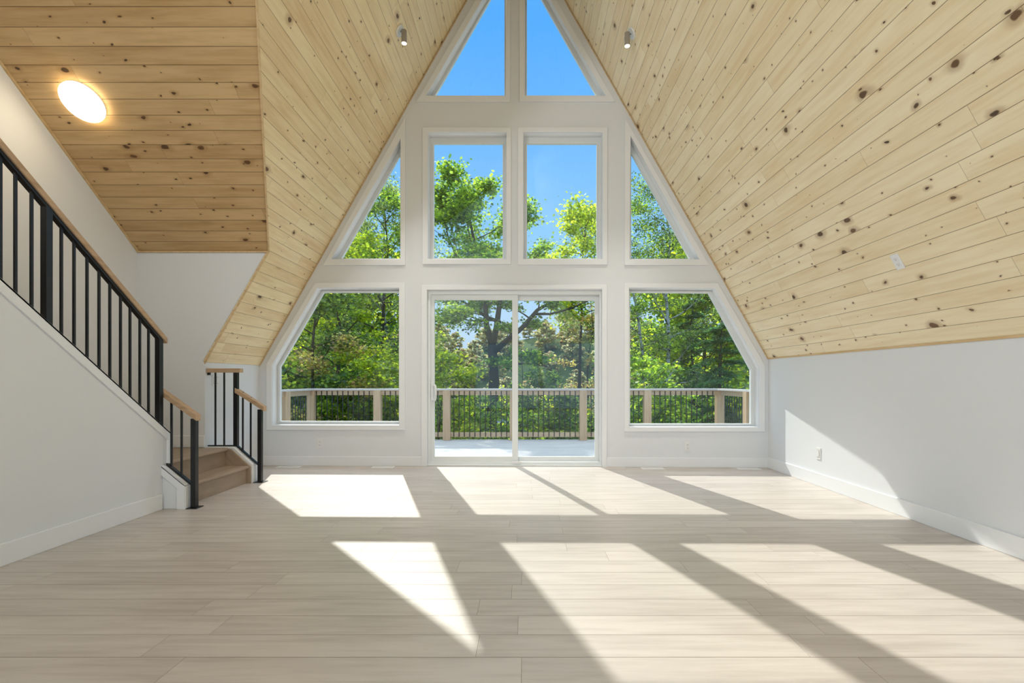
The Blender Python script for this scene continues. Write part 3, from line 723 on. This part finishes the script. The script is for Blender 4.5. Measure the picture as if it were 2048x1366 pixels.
def tree(name, label, base, Ht, cr_, h0, nb, leaves, lsize, lmat, kind='maple', bark='bark', tr=.12, seed=0, lean=(0, 0), group=None, stems=None, cl=(.45, .2), rise=.5, top=.35, cat='tree'):
    """a branching trunk with twigs and leaf layers"""
    rng = np.random.default_rng(seed); base = np.array(base, float)
    e = empty(name, tuple(base), label, cat, group)
    tb = MB(); clusters = []
    paths = []; scales = []
    if stems is None:
        m = 7; pts = []
        for i in range(m + 1):
            t = i / m
            pts.append(base + np.array([lean[0] * t * Ht + rng.normal(0, .02 * Ht) * t * .6, lean[1] * t * Ht + rng.normal(0, .015 * Ht) * t, t * Ht]))
        paths.append((pts, tr, .12))
    else:
        for pts, r0, r1, ks in stems: paths.append(([np.array(p, float) for p in pts], r0, r1 / r0)); scales.append(ks)
    total = sum(np.linalg.norm(np.array(p[-1]) - np.array(p[0])) for p, _, _ in paths)
    for pi_, (pts, r0, rr) in enumerate(paths):
        ks = scales[pi_] if scales else 1.0
        m = len(pts) - 1
        tb.tube([tuple(p) for p in pts], [r0 * (1 - (1 - rr) * i / m) for i in range(m + 1)], 8)
        ln = np.linalg.norm(np.array(pts[-1]) - np.array(pts[0]))
        if ks == 0: continue
        kq = .35 + .65 * ks; kw = ks ** 1.3
        nbp = max(3, int(nb * ln / total)); az = rng.uniform(0, 6.28)
        for b in range(nbp):
            t = h0 + (1 - h0) * (b + rng.uniform(.1, .9)) / nbp; t = min(t, .995)
            f_ = t * m; i = int(f_); fr_ = f_ - i; p0 = pts[i] * (1 - fr_) + pts[min(i + 1, m)] * fr_
            az += 2.4 + rng.normal(0, .4)
            tt = (t - h0) / (1 - h0)
            prof = (math.sin(math.pi * min(1, .18 + .82 * tt) ** .8) * (1 - top) + top) if kind != 'needle' else (1.05 - tt)
            ln_b = cr_ * ks * prof * rng.uniform(.75, 1.15) + .15
            el = rise * (.3 + tt) + rng.normal(0, .12) if kind != 'needle' else -.12 + rng.normal(0, .08)
            d = np.array([math.cos(az) * math.cos(el), math.sin(az) * math.cos(el), math.sin(el)])
            bp = [p0]; nseg = 4
            for s_ in range(nseg):
                d = d + rng.normal(0, .12, 3) + np.array([0, 0, .05 if kind != 'needle' else -.03]); d /= np.linalg.norm(d)
                bp.append(bp[-1] + d * ln_b / nseg)
            rb = max(.008, r0 * .38 * (1 - .6 * t))
            tb.tube([tuple(p) for p in bp], [rb * (1 - .8 * s_ / nseg) for s_ in range(nseg + 1)], 5)
            if kind == 'needle':
                for s_ in np.linspace(.15, 1, 8):
                    f2 = s_ * nseg; i2 = min(int(f2), nseg - 1); q = bp[i2] * (1 - f2 + i2) + bp[i2 + 1] * (f2 - i2)
                    clusters.append((q, d, .13 + .22 * (1 - s_) * ln_b, 1.))
                continue
            for tw in range(4):
                s_ = rng.uniform(.35, 1.); f2 = s_ * nseg; i2 = min(int(f2), nseg - 1); q = bp[i2] * (1 - f2 + i2) + bp[i2 + 1] * (f2 - i2)
                d2 = d + rng.normal(0, .6, 3); d2[2] *= .5; d2 /= np.linalg.norm(d2); l2 = ln_b * rng.uniform(.2, .45)
                q1 = q + d2 * l2 * .5 + np.array([0, 0, .03 * l2]); q2 = q + d2 * l2
                tb.tube([tuple(q), tuple(q1), tuple(q2)], [rb * .35, rb * .25, rb * .1], 4)
                clusters.append((q2, d2, 1. * kq, kw)); clusters.append((q1, d2, .8 * kq, kw))
            clusters.append((bp[-1], d, .9 * kq, kw))
    tb.build('trunk', M[bark], e)
    k = len(clusters); wt = np.array([c[3] for c in clusters]); per = rng.multinomial(leaves, wt / wt.sum())
    C = np.repeat(np.array([c[0] for c in clusters]), per, axis=0); S = np.repeat(np.array([c[2] for c in clusters]), per)
    if kind == 'needle':
        Dd = np.repeat(np.array([c[1] for c in clusters]), per, axis=0); n_ = len(C)
        sd = np.cross(Dd, np.array([0, 0, 1.])); sd /= np.linalg.norm(sd, axis=1)[:, None]
        u_ = rng.uniform(-1, 1, n_)
        C = C + sd * (u_ * S)[:, None] + rng.normal(0, .05, (n_, 3)) * np.array([1, 1, .5]) - np.array([0, 0, .12]) * (np.abs(u_) * S)[:, None]
        foliage('foliage', C, lsize, kind, lmat, e, rng, up=1.2, dirs=Dd + sd * np.sign(u_)[:, None])
    else:
        n_ = len(C)
        C = C + rng.normal(0, 1, (n_, 3)) * np.array([cl[0], cl[0], cl[1]]) * S[:, None] * cr_ * .30
        foliage('foliage', C, lsize, kind, lmat, e, rng)
    return e
def A(px, py, y): return (((px - CX) / F) * y, y, H + (CY - py) / F * y)
def B(px, y): return (((px - CX) / F) * y, y, gz((px - CX) / F * y, y))

# the large maple straight beyond the door, its limbs laid out as they fork
YM = 17.0
mb = B(985, YM)
tree('maple_tree', 'large forked maple beyond the left door panel with dark spreading limbs', mb, 9, 1.9, .2, 70, 33000, .112, 'maple', tr=.2, seed=4, cl=(.42, .2),
     stems=[([mb, A(983, 850, YM), A(988, 760, YM), A(984, 690, YM)], .22, .16, 0),
            ([A(984, 690, YM), A(973, 650, YM + .2), A(970, 600, YM + .3), A(955, 520, YM + .4), A(940, 440, YM + .3), A(937, 362, YM + .3)], .12, .02, 1),
            ([A(965, 600, YM + .3), A(930, 545, YM + .6), A(898, 480, YM + .8), A(882, 415, YM + .8)], .06, .015, .9),
            ([A(984, 695, YM), A(993, 655, YM - .2), A(1000, 600, YM - .3), A(1012, 540, YM - .2), A(1030, 470, YM), A(1050, 460, YM + .3)], .12, .025, .9),
            ([A(986, 705, YM), A(1015, 680, YM - .4), A(1045, 655, YM - .8), A(1075, 620, YM - 1.1), A(1105, 603, YM - 1.3), A(1150, 590, YM - 1.5)], .12, .025, .45),
            ([A(1000, 645, YM), A(970, 632, YM + .5), A(940, 612, YM + .9), A(905, 590, YM + 1.2), A(885, 560, YM + 1.2)], .07, .015, .6),
            ([A(1068, 628, YM - 1), A(1100, 628, YM - 1.2), A(1140, 618, YM - 1.6), A(1180, 600, YM - 1.8)], .05, .012, .4),
            ([A(990, 728, YM), A(1020, 727, YM - .8), A(1060, 728, YM - 1.4), A(1110, 736, YM - 2)], .05, .01, .3)])
T = [
 # name, label, px, Y, top py, crown r, h0, nb, leaves, lsize, leaf mat, kind, bark, tr, seed, lean
 ('maple_tree', 'slender maple behind the left five-sided window, its fork just left of centre', 672, 14.5, 480, 1.6, .30, 26, 8000, .115, 'maple_y', 'maple', 'bark', .10, 21, (.01, 0)),
 ('maple_tree', 'dark-trunked maple at the right edge of the left five-sided window', 782, 18.0, 400, 2.0, .30, 26, 8500, .12, 'maple', 'maple', 'bark', .14, 22, (-.04, 0)),
 ('maple_tree', 'leafy maple at the far left behind the deck corner', 600, 12.0, 520, 1.4, .28, 24, 8000, .11, 'maple_d', 'maple', 'bark', .09, 23, (.06, 0)),
 ('yellowing_maple', 'low yellowing maple with rusty leaves behind the left deck railing', 650, 11.6, 712, 1.25, .55, 16, 2300, .09, 'autumn', 'maple', 'bark', .05, 24, (.05, 0)),
 ('birch_tree', 'pale airy birch crown rising in the left triangular window', 762, 19.0, 385, 2.1, .40, 26, 8000, .11, 'pale', 'oval', 'birch', .13, 25, (.0, 0)),
 ('birch_tree', 'white-barked birch standing upright in the right five-sided window', 1335, 15.5, 375, 1.8, .42, 26, 9000, .085, 'maple_d', 'oval', 'birch', .12, 26, (-.005, 0)),
 ('birch_tree', 'leaning white-barked birch at the left of the right five-sided window', 1330, 16.5, 430, 1.5, .40, 22, 6500, .09, 'maple', 'oval', 'birch', .11, 27, (-.12, 0)),
 ('yellowing_maple', 'bright yellow-green maple top low in the right rectangular window', 1158, 20.0, 452, 1.9, .68, 20, 6000, .14, 'maple_y', 'maple', 'bark', .12, 28, (0, 0)),
 ('birch_tree', 'grey-green birch behind the yellow-green maple top', 1196, 24.0, 425, 1.7, .55, 22, 5500, .13, 'pale', 'oval', 'birch', .12, 29, (0, 0)),
 ('hemlock_tree', 'dark hemlock with drooping boughs beyond the right deck corner', 1440, 11.8, 640, 1.9, .12, 44, 11000, .13, 'needle', 'needle', 'bark', .10, 30, (0, 0)),
 ('hemlock_tree', 'dark hemlock behind the birches, its tip inside the right window', 1382, 16.0, 600, 2.0, .15, 40, 8000, .16, 'needle', 'needle', 'bark', .11, 31, (0, 0)),
 ('understory_maple', 'low bright green maple just beyond the rail, lower left of the door', 888, 11.6, 712, 1.05, .35, 22, 5500, .10, 'maple_y', 'maple', 'bark', .05, 32, (-.02, 0)),
 ('understory_maple', 'bright young maple behind the trunk of the large forked maple', 1034, 13.6, 700, .62, .45, 12, 1900, .10, 'maple', 'maple', 'bark', .05, 33, (.02, 0)),
 ('understory_maple', 'small dark green maple behind the right door panel', 1112, 12.6, 778, 1.2, .25, 20, 5000, .10, 'maple_d', 'maple', 'bark', .05, 34, (0, 0)),
 ('yellowing_maple', 'thin yellowing maple against the hill in the right door panel', 1172, 19.0, 590, 1.4, .35, 20, 2600, .11, 'autumn', 'maple', 'bark', .07, 35, (.01, 0)),
 ('understory_maple', 'light green young maple right of the low yellowing one', 745, 11.8, 735, 1.2, .3, 20, 4800, .10, 'maple_y', 'maple', 'bark', .05, 36, (.02, 0)),
 ('understory_maple', 'dark low maple behind the right five-sided window\'s left half', 1290, 11.3, 745, 1.25, .3, 20, 4800, .10, 'maple', 'maple', 'bark', .05, 37, (0, 0)),
]
for (nm, lb, px, y, tpy, crr, h0, nb, lv, ls, lm, kd, bk, tr, sd, ln) in T:
    b_ = B(px, y); Ht = A(px, tpy, y)[2] - b_[2]
    tree(nm, lb, b_, Ht, crr, h0, nb, int(lv * 1.35), ls * .86, lm, kd, bk, tr, sd, ln)

def copy_tree(src, loc, rz, sc, label, group):
    c = src.copy(); COL.objects.link(c); c.location = loc; c.rotation_euler = (0, 0, rz); c.scale = (sc,) * 3
    c['label'] = label; c['group'] = group
    for ch in src.children:
        d = ch.copy(); COL.objects.link(d); d.parent = c
    return c
rr = random.Random(5)
# the wood behind: mid-distance trees, two kinds
spots = []
for px in range(500, 800, 36): spots.append((px + rr.uniform(-12, 12), rr.uniform(20, 30)))
for px in range(1330, 1620, 36): spots.append((px + rr.uniform(-12, 12), rr.uniform(20, 30)))
kinds = []
for i, (nm, mat, kd) in enumerate((('forest_tree', 'maple', 'clump'), ('forest_tree', 'maple_y', 'clump'), ('forest_tree', 'maple_y', 'clump'))):
    px, y = spots[i]; LBL = 'broadleaf tree standing in the wood behind the trees nearest the deck'
    kinds.append(tree(nm, LBL, B(px, y), 15, 3.0, .15, 34, 4200, .25, mat, kd, 'bark', .16, 50 + i, group='broadleaf trees of the wood behind'))
for i, (px, y) in enumerate(spots[3:]):
    copy_tree(kinds[i % 3], B(px, y), rr.uniform(0, 6.2), rr.uniform(.72, .95), LBL, 'broadleaf trees of the wood behind')
# lower trees by the water seen under and between the big ones
sh = []
for i, mat in enumerate(('maple', 'maple_y', 'maple')):
    sh.append(tree('sapling', 'leafy sapling on the slope below the deck', B(560 + 40 * i, 12 + i), 4.4, 1.5, .05, 26, 2600, .12, mat, 'clump', 'bark', .05, 70 + i, group='saplings on the slope below the deck'))
k = 0
for px in range(540, 1560, 36):
    for y in (12.5, 17.5):
        k += 1; yy = y + rr.uniform(-1, 1.5)
        if 955 < px < 1015 and y < 15: continue
        copy_tree(sh[k % 3], B(px + rr.uniform(-14, 14), yy), rr.uniform(0, 6.2), rr.uniform(.62, .95) * (1.25 if y > 15 else 1), 'leafy sapling on the slope below the deck', 'saplings on the slope below the deck')
# the far hill across the water
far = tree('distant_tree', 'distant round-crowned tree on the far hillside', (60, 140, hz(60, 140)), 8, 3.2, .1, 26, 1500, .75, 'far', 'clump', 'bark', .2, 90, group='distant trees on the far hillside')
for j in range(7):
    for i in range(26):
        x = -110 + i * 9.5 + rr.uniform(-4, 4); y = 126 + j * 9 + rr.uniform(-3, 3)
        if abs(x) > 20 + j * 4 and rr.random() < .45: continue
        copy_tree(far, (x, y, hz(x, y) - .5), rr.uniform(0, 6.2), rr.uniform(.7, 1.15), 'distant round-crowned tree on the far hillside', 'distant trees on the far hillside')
